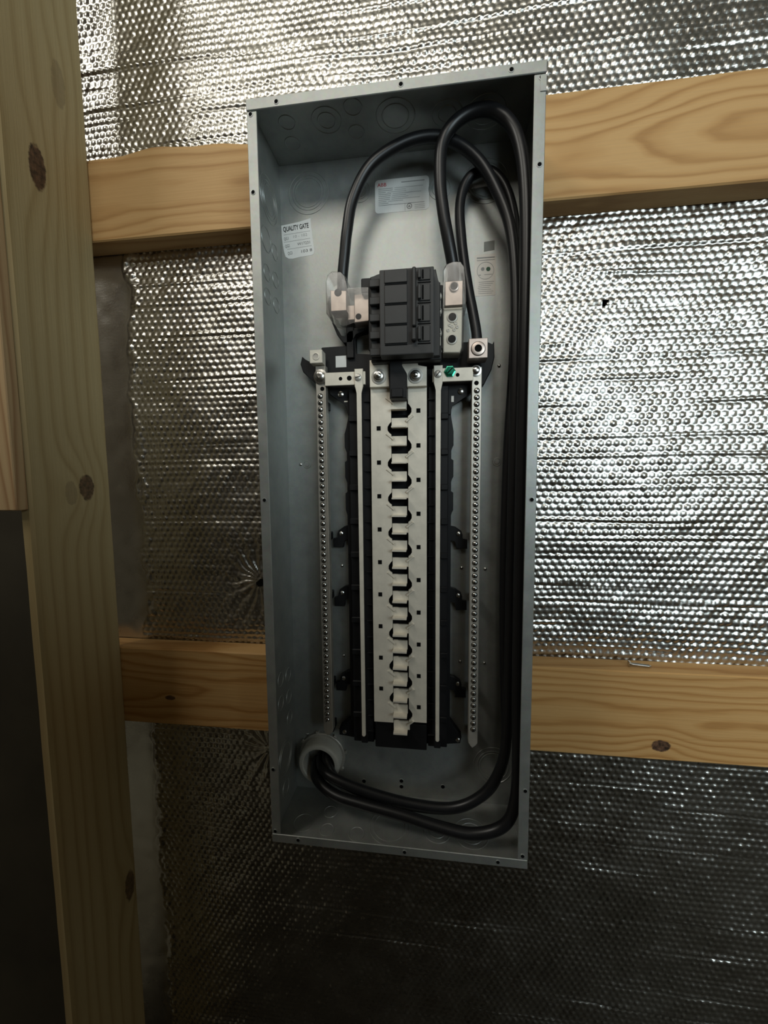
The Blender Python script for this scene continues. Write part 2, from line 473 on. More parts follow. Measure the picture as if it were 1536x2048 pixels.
def build_foil():
    rng = np.random.default_rng(11)
    P = 0.0116; RP = P * 0.866
    x0, x1, z0, z1 = -0.67, 0.86, -1.12, 0.96
    nx = int((x1 - x0) / (P / 5)) + 1; nz = int((z1 - z0) / (RP / 5)) + 1
    xs = x0 + np.arange(nx) * P / 5; zs = z0 + np.arange(nz) * RP / 5
    X, Z = np.meshgrid(xs, zs)          # [nz,nx]
    # slight run-out of the rows
    Zr = Z + 0.0016 * noise2(X, Z, 0.16, rng)
    Xr = X + 0.0010 * noise2(X, Z, 0.10, rng)
    best = np.full(X.shape, 1e9); bid = np.zeros(X.shape)
    row0 = np.floor(Zr / RP).astype(int)
    for dr in (0, 1):
        row = row0 + dr
        off = (row % 2) * 0.5
        col = np.round(Xr / P - off).astype(int)
        d = np.hypot(Xr - (col + off) * P, Zr - row * RP)
        k = d < best
        best = np.where(k, d, best)
        bid = np.where(k, (row * 73856093 ^ col * 19349663) % 9973, bid)
    amp = 0.55 + 0.55 * (rng.random(9973)[bid.astype(int) % 9973])
    u = np.clip(1 - best / (P * 0.49), 0, 1)
    s = np.clip(u / 0.55, 0, 1); s = s * s * (3 - 2 * s)
    hb = 0.00185 * amp * (0.75 * s + 0.25 * u)
    # horizontal creases between the bubble rows
    crease = np.zeros_like(X)
    zc = z0 + 0.02
    while zc < z1:
        line = zc + 0.005 * noise2(X, Z, 0.22, rng)
        st = np.clip(0.35 + 0.9 * noise2(X, Z, 0.18, rng), 0, 1)
        crease -= 0.0016 * st * np.exp(-((Z - line) / 0.0016) ** 2)
        crease += 0.0010 * st * np.exp(-((Z - line - 0.004) / 0.002) ** 2)
        zc += rng.uniform(0.022, 0.055)
    und = 0.0030 * noise2(X, Z, 0.16, rng) + 0.0012 * noise2(X, Z * 1.6, 0.055, rng) + 0.0002 * noise2(X, Z, 0.013, rng)
    dia = 0.0007 * noise2((X + Z) * 0.35, (X - Z), 0.018, rng)
    h = hb + crease + und + dia
    # flat stapling edge beside the post (below the upper rail)
    edge = -0.474 + 0.007 * noise2(Z * 1.0, Z * 0, 0.05, rng) + 0.006 * noise2(X, Z, 0.02, rng)
    flat = np.clip((edge - X) / 0.006, 0, 1) * (Z < 0.44)
    hf = 0.0008 * noise2(X, Z, 0.08, rng) + 0.0004 * noise2(X, Z, 0.02, rng) + 0.002 * np.exp(-((X - edge) / 0.004) ** 2)
    h = h * (1 - flat) + hf * flat
    h += 0.0022 * np.exp(-((X - edge - 0.004) / 0.006) ** 2) * (Z < 0.44) * (0.6 + 0.8 * noise2(X, Z, 0.012, rng))
    # puckers where the foil has been pulled and torn
    for (cx, cz, a, nr) in ((-0.252, -0.152, 1.0, 17), (-0.245, -0.468, 0.8, 15)):
        dx, dz = X - cx, Z - cz
        r = np.hypot(dx, dz); th = np.arctan2(dz, dx)
        wob = 1.3 * noise2(X, Z, 0.03, rng)
        cr = np.cos(nr * th + wob * 2) * np.exp(-r / 0.060) * 0.0022 * a * np.clip(r / 0.012, 0, 1)
        fade = np.exp(-(r / 0.060) ** 2)
        h = h * (1 - 0.85 * fade) + cr
        h += 0.004 * a * np.exp(-(r / 0.016) ** 2)
    # small triangular tear, right of the panel
    dx, dz = X - 0.312, Z - 0.289
    tri = (dz < 0.006) & (dx - dz * 0.55 < 0.003) & (dx + dz * 0.0 > -0.006) & (dz > -0.012 + (dx < -0.002) * 0.006)
    keep = np.ones((nz - 1, nx - 1), bool)
    ex = (X - (-0.248)) / 0.013; ez = (Z - (-0.154) - 0.35 * (X + 0.248)) / 0.0075
    hole = (ex ** 2 + ez ** 2 < 1) | tri
    keep &= ~(hole[:-1, :-1] & hole[1:, 1:])
    # nothing can be seen behind the middle of the steel box: leave the sheet plain there (coarse is fine)
    Y = WALL_Y - h + 0.0022
    co = np.stack([X, Y, Z + Z0], 2).reshape(-1, 3).astype(np.float32)
    idx = np.arange(nx * nz).reshape(nz, nx)
    inner = (np.abs(X[:-1, :-1]) < 0.165) & (np.abs(Z[:-1, :-1]) < 0.40)
    keep &= ~inner
    q = np.stack([idx[:-1, :-1], idx[:-1, 1:], idx[1:, 1:], idx[1:, :-1]], 2)[keep]
    me = bpy.data.meshes.new('wall_back')
    nf = len(q)
    me.vertices.add(len(co)); me.vertices.foreach_set('co', co.ravel())
    me.loops.add(nf * 4); me.loops.foreach_set('vertex_index', q.ravel().astype(np.int32))
    me.polygons.add(nf)
    me.polygons.foreach_set('loop_start', (np.arange(nf) * 4).astype(np.int32))
    me.polygons.foreach_set('use_smooth', np.ones(nf, bool))
    me.materials.append(MAT['foil'])
    me.update(calc_edges=True)
    o = put('wall_back', me)
    tag(o, 'silver foil bubble insulation covering the wall behind the panel', kind='structure')
build_foil()
# sheathing behind the foil, and the plain foil beyond what the camera can see
slab('wall_sheathing', (RX0, 0.052, 0), (RX1, 0.14, RZ1), MAT['sheath'], 'dark sheathing seen through the tear in the foil')

# ================================================================== TIMBER
ZT = 559.0      # top of upper rail (panel mm)
ZL = -267.5     # top of lower rail
wood_u = m_wood('pine_upper_rail', 0, (0.035, Z0 + 0.485), [((0.235, 0, Z0 + 0.51), 0.020, 2.2, 0.0)],
                (0.55, 0.345, 0.15), (0.465, 0.27, 0.105), (0.345, 0.18, 0.062), 0.0125, 1.3, 0.020, 2.4)
wood_l = m_wood('pine_lower_rail', 0, (0.030, Z0 - 0.345),
                [((0.400, 0, Z0 - 0.384), 0.0085, 1.5, 1.0), ((-0.410, 0, Z0 - 0.357), 0.004, 2.2, 0.9)],
                (0.58, 0.35, 0.14), (0.475, 0.255, 0.085), (0.335, 0.155, 0.042), 0.0115, 4.1, 0.022, 2.6)
wood_p = m_wood('treated_pine_post', 2, (-0.60, 0.07),
                [((-0.50, -0.088, Z0 + 0.468), 0.0115, 2.4, 0.95), ((-0.50, -0.046, Z0 + 0.018), 0.0125, 1.5, 0.85),
                 ((-0.50, -0.074, Z0 + 0.010), 0.0095, 1.8, 0.28), ((-0.50, -0.016, Z0 - 0.714), 0.010, 2.6, 0.8), ((-0.50, -0.045, Z0 + 0.615), 0.010, 3.0, 0.28)],
                (0.48, 0.38, 0.205), (0.43, 0.33, 0.165), (0.345, 0.25, 0.115), 0.0175, 7.7, 0.014, 0.8)
wood_b = m_wood('pine_short_board', 2, (-0.60, -0.05), [], (0.56, 0.40, 0.22), (0.45, 0.29, 0.15), (0.34, 0.19, 0.09), 0.009, 2.2, 0.012, 1.5)

def rail(name, zt, mat, wane, label):
    n = 90; xa, xb = -660.0, 860.0
    rr = random.Random(3)
    vs, fs = [], []
    for i in range(n + 1):
        x = xa + (xb - xa) * i / n
        wv = 0.0
        if wane and x < -150:
            wv = min(1, (-150 - x) / 60.0) * (16 + 7 * math.sin(x * 0.021) + 3 * math.sin(x * 0.055 + 1) + rr.uniform(-.6, .6))
        b = 2.0
        wob = 0.35 * math.sin(x * 0.03) + rr.uniform(-.12, .12)
        # cross-section, from back-top round the front to back-bottom (z, t)
        sec = [(zt - wv * 0.10, -37.8), (zt - wv * 0.25, -16 - 0), (zt - wv * 0.62 - 0.2, -4 if wv else -2.0), (zt - wv - 2 + wob, 0.0),
               (zt - 70, 0.0), (zt - 138 + wob, 0.0), (zt - 140, -2.0), (zt - 140, -37.8)]
        for z, t in sec: vs.append(W(x, z, t))
    k = 8
    for i in range(n):
        for j in range(k - 1):
            fs.append((i * k + j, i * k + j + 1, (i + 1) * k + j + 1, (i + 1) * k + j))
        fs.append((i * k + k - 1, i * k, (i + 1) * k, (i + 1) * k + k - 1))
    fs.append(tuple(range(k - 1, -1, -1))); fs.append(tuple(range(n * k, n * k + k)))
    o = mk(name, vs, fs, mat)
    bm = bmesh.new(); bm.from_mesh(o.data); bmesh.ops.recalc_face_normals(bm, faces=bm.faces); bm.to_mesh(o.data); bm.free()
    tag(o, label, 'board', 'horizontal wall boards behind the panel')
    return o
rail('wall_board', ZT, wood_u, True, 'upper horizontal pine board behind the top of the panel box')
rail('wall_board', ZL, wood_l, False, 'lower horizontal pine board with dark knot and loose screw on top')

def post():
    bm = bmesh.new()
    rr = random.Random(5)
    zs = [(-1400 + i * 50) for i in range(84)]
    zs = [z for z in zs if z < 1349] + [1349]
    sec = [(-517, 0.0), (-517, 133), (-515, 137), (-503.5, 137), (-500, 133), (-500, 3), (-502, 0.2)]
    rings = []
    for z in zs:
        rings.append([bm.verts.new(W(x + rr.uniform(-.25, .25), z, t + (rr.uniform(-.25, .25) if 1 < t else 0))) for x, t in sec])
    for a, b in zip(rings[:-1], rings[1:]):
        for i in range(len(sec)):
            j = (i + 1) % len(sec)
            bm.faces.new([a[i], a[j], b[j], b[i]])
    bm.faces.new(rings[0]); bm.faces.new(rings[-1])
    o = from_bm('timber_post', bm, wood_p)
    tag(o, 'tall knotty greenish-brown timber post left of the panel', 'post')
post()
def short_board():
    bm = bmesh.new()
    bbox(bm, -640, -502.5, -11, 1340, 137.3, 153.5, 1.2)
    o = from_bm('short_board', bm, wood_b)
    tag(o, 'pine board with cut lower end on the post at the left edge', 'board')
short_board()

# ---- loose screw on the lower rail
def loose_screw():
    bm = bmesh.new()
    prof = [(0, 0), (4.6, 0.2), (5.0, 1.2), (3.4, 3.0), (2.3, 4.2)]
    h = 4.2
    while h < 29.0:
        prof += [(2.0, h + 0.3), (2.75, h + 0.9), (2.0, h + 1.5)]
        h += 1.5
    prof += [(1.6, 31), (0, 33.5)]
    blathe(bm, prof, 'x', 12)
    for v in bm.verts: v.co += Vector((0, 0, 0))
    o = from_bm('loose_screw', bm, MAT['zinc'], smooth=True, loc=(0.3555, 0.015, Z0 + ZL / 1000 + 0.0047))
    o.rotation_euler = (0, math.radians(3.4), math.radians(-3))
    tag(o, 'small loose screw lying on top of the lower pine board', 'screw')
loose_screw()

# ================================================================== THE PANEL
HW, HH, D, FL = 181.0, 503.4, 103.5, 13.1
panel = empty('electrical_panel', W(0, -HH, 0))
tag(panel, 'tall open grey steel electrical panel box mounted on the wall boards', 'electrical panel')
TH = 1.5
back = box('back_panel', -HW + .2, HW - .2, -HH + .2, HH - .2, 0, TH, MAT['galv'], panel, bev=0)
lw = box('side_wall', -HW, -HW + TH, -HH, HH, TH, D, MAT['galv'], panel, bev=0.3)
rw = box('side_wall', HW - TH, HW, -HH, HH, TH, D, MAT['galv'], panel, bev=0.3)
tw = box('top_wall', -HW + TH, HW - TH, HH - TH, HH, TH, D, MAT['galv'], panel, bev=0.3)
bw = box('bottom_wall', -HW + TH, HW - TH, -HH, -HH + TH, TH, D, MAT['galv'], panel, bev=0.3)
ftop = box('front_flange', -HW - .6, HW + .6, HH - FL, HH + .4, D, D + TH + .9, MAT['galv'], panel, bev=0.7)
fbot = box('front_flange', -HW, HW, -HH, -HH + FL, D, D + TH + .3, MAT['galv'], panel, bev=0.7)
fl = box('front_flange', -HW - .3, -HW + FL, -HH + FL + .1, HH - FL - .8, D, D + TH, MAT['galv'], panel, bev=0.6)
fr = box('front_flange', HW - FL, HW + .3, -HH + FL + .1, HH - FL - .8, D, D + TH, MAT['galv'], panel, bev=0.6)
# corner tab at the top right where the top flange laps the side one
box('corner_tab', HW - 6.5, HW + .5, HH - 33, HH - FL - 2.2, D + TH, D + TH + .8, MAT['galv'], panel, bev=0.3)
# holes punched in the flange: dark cup inside a raised burr
hole_me = lathe_mesh('screw_hole', [(3.3, 0), (3.1, .45), (2.4, .6), (2.2, .15), (0, .1)], [MAT['galv'], MAT['hole']], 't', 14, mi=[0, 0, 1, 1])
for x, z, par in ((-141.5, 496, ftop), (13.8, 497, ftop), (141.8, 497, ftop),
                  (-176, 486, fl), (-176, 394, fl), (-175, 0, fl), (-176, -390, fl), (-176, -486, fl),
                  (175.8, 485.5, fr), (175.6, 392, fr), (175.6, 0, fr), (175.8, -390, fr), (174.2, -484.6, fr),
                  (-141.5, -496, fbot), (13.8, -497, fbot), (141.8, -497, fbot)):
    tt = D + TH + (.9 if par is ftop else .3 if par is fbot else 0)
    put('screw_hole', hole_me, par, W(x, z, tt - 0.02))

# knock-outs: pressed discs, single or concentric
def ko_mesh(radii, axis):
    prof = []; h = 0
    for r in radii:
        prof += [(r + .4, h), (r, h + .65), (r - .9, h + .7)]
        prof += [(r - 1.4, h + .1)]
        h += .12
    prof += [(0, h)]
    return lathe_mesh('knockout', prof, MAT['galv'], axis, 26)
KO = {}
def knockout(par, axis, pos, radii):
    key = (axis, tuple(radii))
    if key not in KO: KO[key] = ko_mesh(radii, axis)
    put('knockout', KO[key], par, pos)
BT = TH
knockout(back, 't', W(-135, 460, BT), (31, 25, 21))
knockout(back, 't', W(-56, 455, BT), (16, 11))
knockout(back, 't', W(62, 448, BT), (16, 11))
knockout(back, 't', W(128, 452, BT), (31, 25, 21))
knockout(back, 't', W(150, -436, BT), (31, 25, 21))
LX = -HW + TH
for t, z, r in ((46, 424, (30, 24, 19)), (60, 363, (16,)), (30, 362, (11,)), (30, 323, (11,)), (30, 287, (11,)), (61, 318, (11,)), (61, 286, (11,)),
                (28, -287, (11,)), (59, -279, (11,)), (28, -324, (11,)), (61, -316, (11,)), (27, -360, (11,)),
                (50, -412, (28, 22)), (52, -462, (13,))):
    knockout(lw, 'x', W(LX, z, t), r)
for t, z, r in ((46, 424, (30, 24, 19)), (30, 362, (11,)), (30, 323, (11,)), (61, 318, (11,)), (30, -324, (11,)), (50, -412, (28, 22))):
    pass
for x, t, r in ((-141, 70, (11,)), (-88, 66, (20, 12)), (-50, 80, (12,)), (-52, 44, (11,)), (3, 60, (26, 18)), (-145, 38, (11,)), (70, 55, (20, 12)), (120, 50, (26, 18))):
    knockout(tw, '-z', W(x, HH - TH, t), r)
for x, t, r in ((-106, 78, (11,)), (-145, 70, (16,)), (-109, 46, (11,)), (-12, 62, (31, 25)), (60, 62, (20, 12)), (110, 60, (26, 18)), (-60, 80, (12,))):
    knockout(bw, 'z', W(x, -HH + TH, t), r)

# small weld studs, dimples and screws on the back sheet
dimple_me = lathe_mesh('rivet', [(2.6, 0), (2.3, 1.4), (1.2, 2.2), (0, 2.4)], MAT['zinc'], 't', 10)
for x, z in ((-158, 52), (-128, -116), (-93, -112), (97.6, -112), (133.6, -113), (-93, -263), (96.4, -264), (134, -264.6), (-159, -405), (150, 193), (118, 42)):
    put('rivet', dimple_me, back, W(x, z, BT))
vent_me = lathe_mesh('pressed_boss', [(6.6, 0), (6.2, .7), (5.4, .8), (5.2, .2), (3.6, .3), (3.3, 1.0), (0, 1.2)], MAT['galv'], 't', 20)
put('pressed_boss', vent_me, back, W(149, 51.5, BT)); put('pressed_boss', vent_me, back, W(-147.5, 51.7, BT))
hole2_me = lathe_mesh('mounting_hole', [(4.2, 0), (3.9, .3), (3.2, .3), (3.0, .05), (0, .04)], [MAT['galv'], MAT['hole']], 't', 14, mi=[0, 0, 1, 1])
for x, z in ((-62, -482), (1.5, -476), (1.5, -486), (70, -480)):
    put('mounting_hole', hole2_me, back, W(x, z, BT))

# ---- stickers (flat print)
def sticker(name, poly, t, mat, label):
    o = prism(name, poly, t, t + 0.25, mat, panel, bev=0)
    o['label'] = label
    return o
def rrect(x0, x1, z0, z1, r, skew=0.0, n=5):
    pts = []
    for cx, cz, a0 in ((x1 - r, z1 - r, 0), (x0 + r, z1 - r, 90), (x0 + r, z0 + r, 180), (x1 - r, z0 + r, 270)):
        for k in range(n + 1):
            a = math.radians(a0 + 90 * k / n)
            px, pz = cx + r * math.cos(a), cz + r * math.sin(a)
            pts.append((px, pz + skew * (px - x0)))
    return pts
def bar(par, x, z, w, h, t, mat, name='print_line', rot=0.0):
    c, s = math.cos(rot), math.sin(rot)
    P = [(0, 0), (w, 0), (w, h), (0, h)]
    P = [(x + a * c - b * s, z + a * s + b * c) for a, b in P]
    vs = [W(a, b, t) for a, b in P]
    return mk(name, vs, [(0, 1, 2, 3)], mat, par)
ST = BT + 0.30
s1 = sticker('rating_label', rrect(-33, 46.5, 421, 467.5, 5.0), BT, MAT['paper'], 'white rating label with red maker name and fine print')
sk = 0.0
text('maker_name', 'ABB', -29.5, 458.0, ST, 5.0, MAT['ink_red'], s1, 13.5, bold=0.08)
bar(s1, 6, 461, 34, 1.3, ST, MAT['ink_grey'])
rr = random.Random(2)
for i in range(9):
    z = 454.3 - i * 2.55
    w1 = rr.uniform(10, 22)
    bar(s1, -28, z, w1, 0.8, ST, MAT['ink_grey'])
    if i < 8: bar(s1, -28 + w1 + 2.5, z, rr.uniform(16, 30) if i % 3 else 42, 0.55, ST, MAT['ink_grey'])
bar(s1, -28, 431.6, 68, 0.45, ST, MAT['ink'])
bar(s1, 11.2, 421.8, 0.45, 9.8, ST, MAT['ink_grey'])
for i in range(3): bar(s1, 25.5, 428.3 - i * 2.3, 15, 0.6, ST, MAT['ink_grey'])
ring_me = lathe_mesh('approval_mark', [(3.9, 0), (3.9, .04), (3.2, .04), (3.2, 0)], MAT['ink'], 't', 24, smooth=False)
put('approval_mark', ring_me, s1, W(17.8, 427.6, ST))
text('approval_letters', 'UL', 15.8, 426.2, ST, 2.8, MAT['ink'], s1, 4.0, bold=0.1)

qpoly = [(-178.8, 416.5), (-165, 418.0), (-150, 419.8), (-132.5, 423.5), (-131.5, 410), (-129.8, 395), (-127.6, 376), (-129.0, 371.4), (-133, 369.8), (-150, 368.8), (-162, 367.0), (-168.5, 367.6), (-173.2, 370.5),
         (-175.6, 378), (-177.2, 388), (-178.6, 400)]
s2 = sticker('inspection_label', qpoly, BT, MAT['paper'], 'torn-cornered white QUALITY GATE inspection sticker')
a = 0.075
text('heading', 'QUALITY GATE', -175.8, 407.2, ST, 7.0, MAT['ink'], s2, 40.5, rot=a, bold=0.28)
for z in (402.2, 391.5, 380.6):
    bar(s2, -175.5 if z > 385 else -170.5, z + (0 if z > 385 else 0.3), 42 if z > 385 else 39, 0.6, ST, MAT['ink_grey'], rot=a * .9)
for i, (n1, n2, mat2) in enumerate((('QG1', '10 - 102', 'ink_grey'), ('QG2', 'W17231', 'ink'), ('QG3', '103 8', 'ink'))):
    z = 394.6 - i * 10.8
    text('gate_number', n1, (-175, -173.4, -169.5)[i], z, ST, 4.4, MAT['ink'], s2, 7.2, rot=a)
    text('handwriting', n2, (-160, -154, -148)[i], z + (2.4, 1.8, 1.6)[i], ST, 4.2, MAT[mat2], s2, (22, 20, 17)[i], rot=a)
s3 = sticker('wiring_label', rrect(113, 143, 294, 352, 1.5), BT, MAT['paper_clear'], 'faint pinkish wiring label with circular diagram')
bar(s3, 116, 346.2, 25.5, 1.7, ST, MAT['ink_grey']); bar(s3, 116, 343.2, 25.5, 0.9, ST, MAT['ink_grey'])
circ_me = lathe_mesh('diagram_circle', [(12.2, 0), (12.2, .04), (11.6, .04), (11.6, 0)], MAT['ink_grey'], 't', 30, smooth=False)
put('diagram_circle', circ_me, s3, W(128.5, 329, ST))
d1 = lathe_mesh('diagram_dot', [(3.1, .03), (0, .03)], MAT['ink_green'], 't', 16); put('diagram_dot', d1, s3, W(132.5, 331, ST))
d2 = lathe_mesh('diagram_dot', [(2.6, .03), (0, .03)], MAT['ink_grey'], 't', 16); put('diagram_dot', d2, s3, W(124.5, 331.5, ST))
bar(s3, 127, 323, 11, 0.8, ST, MAT['ink_grey']); bar(s3, 119, 322.6, 3, 1.2, ST, MAT['ink_grey'])
for i in range(7): bar(s3, 117.5 + rr.uniform(0, 2), 313 - i * 2.7, rr.uniform(17, 22), 0.7, ST, MAT['ink_grey'])
sticker('code_label', [(126, 355.5), (141, 357), (141, 370), (126, 369)], BT, MAT['paper_grey'], 'small blank grey square sticker')

# ---- black plastic interior base
def base():
    bm = bmesh.new()
    # back plate with the cut-outs left and right
    outl = [(-74, 165), (-74, 120), (-81, 96), (-81, 76), (-77, 68), (-77, 56), (-81, 54), (-81, 30), (-77, 22), (-77, 8), (-81, 6), (-81, -20), (-77.5, -28),
            (-77.5, -360), (-98, -378), (-98, -388), (-60, -392), (62, -392), (96, -388), (98, -378), (79, -352),
            (79, -28), (83, -20), (83, 6), (79, 8), (79, 22), (83, 30), (83, 54), (79, 56), (79, 68), (83, 76), (83, 96), (79, 120), (79, 165)]
    bprism(bm, outl, 6, 22, 0.8)
    o = from_bm('interior_base', bm, MAT['black'], panel)
    return o
ib = base()
box('support_rail', -71, -39, -388, 160, 22, 34, MAT['black'], ib, 1.0)
box('support_rail', 46, 75, -388, 160, 22, 34, MAT['black'], ib, 1.0)
rib_me = None
for s, xa, xb in ((-1, -47.5, -38.5), (1, 45.5, 55.5)):
    for k in range(21):
        z = 140 - k * 25.4
        box('divider_rib', xa, xb, z, z + 1.6, 34, 38, MAT['black'], ib, 0.3)
for s, xa, xb in ((-1, -71, -56), (1, 64, 75)):
    for k in range(10):
        z = 112 - k * 50.8
        box('breaker_hook', xa, xb, z, z + 9, 34, 39, MAT['black'], ib, 1.0)
# feet with screws
foot_polyL = [(-74, 6), (-86, 3.5), (-95, -3), (-97, -9), (-96.5, -15), (-104, -16), (-104, -30), (-88, -30), (-86, -18), (-74, -17)]
head_me = lathe_mesh('foot_screw', [(3.6, 0), (3.4, 1.2), (2.0, 2.0), (0, 2.2)], MAT['zinc'], 't', 12)
for z in (-50, -146, -288):
    f = prism('mounting_foot', [(x, y + z) for x, y in foot_polyL], 6, 13, MAT['black'], ib, 0.8)
    put('foot_screw', head_me, panel, W(-91, z - 8, 13))
    f = prism('mounting_foot', [(-x + 1, y + z) for x, y in foot_polyL][::-1], 6, 13, MAT['black'], ib, 0.8)
    put('foot_screw', head_me, panel, W(92, z - 7, 13))
for x in (-89, 92.5): put('foot_screw', head_me, panel, W(x, -382, 22))
# upper bracket with ears and triangular shoulders
prism('upper_bracket', [(-113, 225), (-74, 224), (-74, 262), (-62, 262), (-62, 212), (-30, 212), (-30, 205), (62, 205), (62, 222), (104, 222), (128, 222), (136, 216), (139, 222), (140, 200), (136, 182), (126, 162), (110, 152),
                        (80, 134), (79, 120), (-74, 120), (-76, 138), (-102, 155), (-102, 165), (-118, 164), (-124, 172), (-143, 190), (-147, 202), (-144, 213), (-138, 208), (-126, 200), (-118, 214)],
      8, 24, MAT['black'], ib, 1.2)
slot_me = lathe_mesh('bracket_screw', [(4.6, 0), (4.4, 1.6), (2.6, 2.6), (0, 2.8)], MAT['zinc'], 't', 14)
put('bracket_screw', slot_me, panel, W(-85, 155, 24)); put('bracket_screw', slot_me, panel, W(93, 153, 24))
box('bracket_key', -80, -74.5, 143, 145, 24, 25.2, MAT['alu'], panel, 0.2)
box('bracket_key', 79, 83, 138, 147, 24, 25.2, MAT['lug_grey'], panel, 0.2)
st = box('blank_label', -92, -75.8, 194.6, 211.2, 24, 24.3, MAT['paper'], panel, 0)
st['label'] = 'small square white sticker on the black bracket'

# ---- bus bars
FZL = [126.1 - 50.75 * k for k in range(10)]      # blade heights, left bar
FZR = [101.0 - 50.85 * k for k in range(10)]      # blade heights, right bar
BTt = 45.0
def bus(side):
    if side < 0:
        edge, notch, outer = -7.0, -12.5, -36.5
        others, own = FZR, FZL
        top, bot = 160.0, -346.0
    else:
        edge, notch, outer = 17.2, 22.5, 44.0
        others, own = FZL, FZR
        top, bot = 160.0, -343.0
    pts = [(outer, bot), (outer, top), (edge, top)]
    for z in others:
        if z - 9 < bot + 2: continue
        pts += [(edge, z + 8.5), (edge + (notch - edge) * .55, z + 5.5), (notch, z + 1.5), (notch, z - 4.0), (edge + (notch - edge) * .55, z - 7.5), (edge, z - 9.5)]
    pts += [(edge, bot)]
    if side > 0: pts = pts[::-1]
    o = prism('bus_bar', pts, BTt - 3, BTt, MAT['alu'], panel, 0.25)
    return o
bl = bus(-1); br = bus(1)
# finger (flat web) with its blade turned out towards the front, and the pressed rib
def stab_mesh(side):
    bm = bmesh.new()
    x0, x1 = (-8.0, 15.2) if side < 0 else (-6.4, 18.2)
    z1 = 13.5
    # origin at blade front edge height; world offset applied by object location
    def q(x, z, t): return Vector((x / 1000, -t / 1000, z / 1000))
    def bx(xa, xb, za, zb, ta, tb):
        v = [bm.verts.new(q(x, z, t)) for x in (xa, xb) for z in (za, zb) for t in (ta, tb)]
        for f in [(0, 1, 3, 2), (4, 6, 7, 5), (0, 4, 5, 1), (2, 3, 7, 6), (0, 2, 6, 4), (1, 5, 7, 3)]:
            bm.faces.new([v[i] for i in f])
    bx(x0, x1, 0, z1, BTt - 4.2, BTt - 1.2)
    xa, xb = (-6.3, 14.6) if side < 0 else (-6.0, 15.0)
    bx(xa, xb, -1.0, 1.2, BTt - 4.2, BTt + 11)
    # rib
    rx, rz, ang = ((-9, 13, -38) if side < 0 else (19.5, 12, 38))
    c, s = math.cos(math.radians(ang)), math.sin(math.radians(ang))
    def rot(x, z): return rx + x * c - z * s, rz + x * s + z * c
    v = []
    for (lx, lz, t) in ((-7, -2, BTt - .3), (7, -2, BTt - .3), (7, 2, BTt - .3), (-7, 2, BTt - .3), (-6, -.8, BTt + 1.9), (6, -.8, BTt + 1.9), (6, .8, BTt + 1.9), (-6, .8, BTt + 1.9)):
        X, Zz = rot(lx, lz); v.append(bm.verts.new(q(X, Zz, t)))
    for f in [(4, 5, 6, 7), (0, 1, 5, 4), (1, 2, 6, 5), (2, 3, 7, 6), (3, 0, 4, 7)]: bm.faces.new([v[i] for i in f])
    bmesh.ops.recalc_face_normals(bm, faces=bm.faces)
    me = bpy.data.meshes.new('stab'); bm.to_mesh(me); bm.free(); me.materials.append(MAT['alu'])
    return me
sl, sr = stab_mesh(-1), stab_mesh(1)
for z in FZL: put('stab', sl, bl, W(0, z, 0))
for z in FZR: put('stab', sr, br, W(0, z, 0))
sq_bm = bmesh.new(); bmesh.ops.create_cube(sq_bm, size=1.0)
for v in sq_bm.verts: v.co = Vector((v.co.x * .0058, v.co.y * .0006, v.co.z * .0062))
sq_me = bpy.data.meshes.new('slot'); sq_bm.to_mesh(sq_me); sq_bm.free(); sq_me.materials.append(MAT['hole'])
for k in range(9): put('slot', sq_me, bl, W(-25.2, 100.3 - 49.05 * k, BTt))
for k in range(10): put('slot', sq_me, br, W(32.1, 124.0 - 49.15 * k, BTt))
# upper tabs with big nuts
tl = prism('bus_tab', [(-36, 157), (-36, 194), (-8.5, 194), (-8.5, 157)], BTt, BTt + 9, MAT['alu'], panel, 0.4)
tr = prism('bus_tab', [(17, 156), (17, 172), (9, 181), (9, 192), (30, 192), (32, 184), (44, 182), (44, 156)], BTt, BTt + 9, MAT['alu'], panel, 0.4)
nut_me = lathe_mesh('bus_nut', [(10.6, 0), (10.4, 1.3), (7.8, 1.5), (7.2, 2.2), (6.6, 6.0), (5.4, 6.6), (3.6, 6.7), (3.3, 8.6), (2.2, 9.4), (0, 9.5)], [MAT['lug_grey'], MAT['zinc']], 't', 18, mi=[0, 0, 0, 1, 1, 1, 1, 1, 1])
put('bus_nut', nut_me, tl, W(-23, 171, BTt + 9)); put('bus_nut', nut_me, tr, W(28.5, 170, BTt + 9))
# centre stem between the tabs
prism('centre_stem', [(-6.5, 206), (-6.5, 138), (17, 138), (17, 171), (10, 181), (10, 206)], 24, 66, MAT['black'], panel, 0.8)
box('stem_clip', -4, 12, 139, 151, 66, 69, MAT['black'], panel, 0.8)
box('base_lip', -36, 44, -391, -350, 22, 40, MAT['black'], ib, 1.0)
for x in (-20, -3, 10): box('base_tooth', x, x + 6, -396, -391, 10, 22, MAT['black'], ib, 0.5)

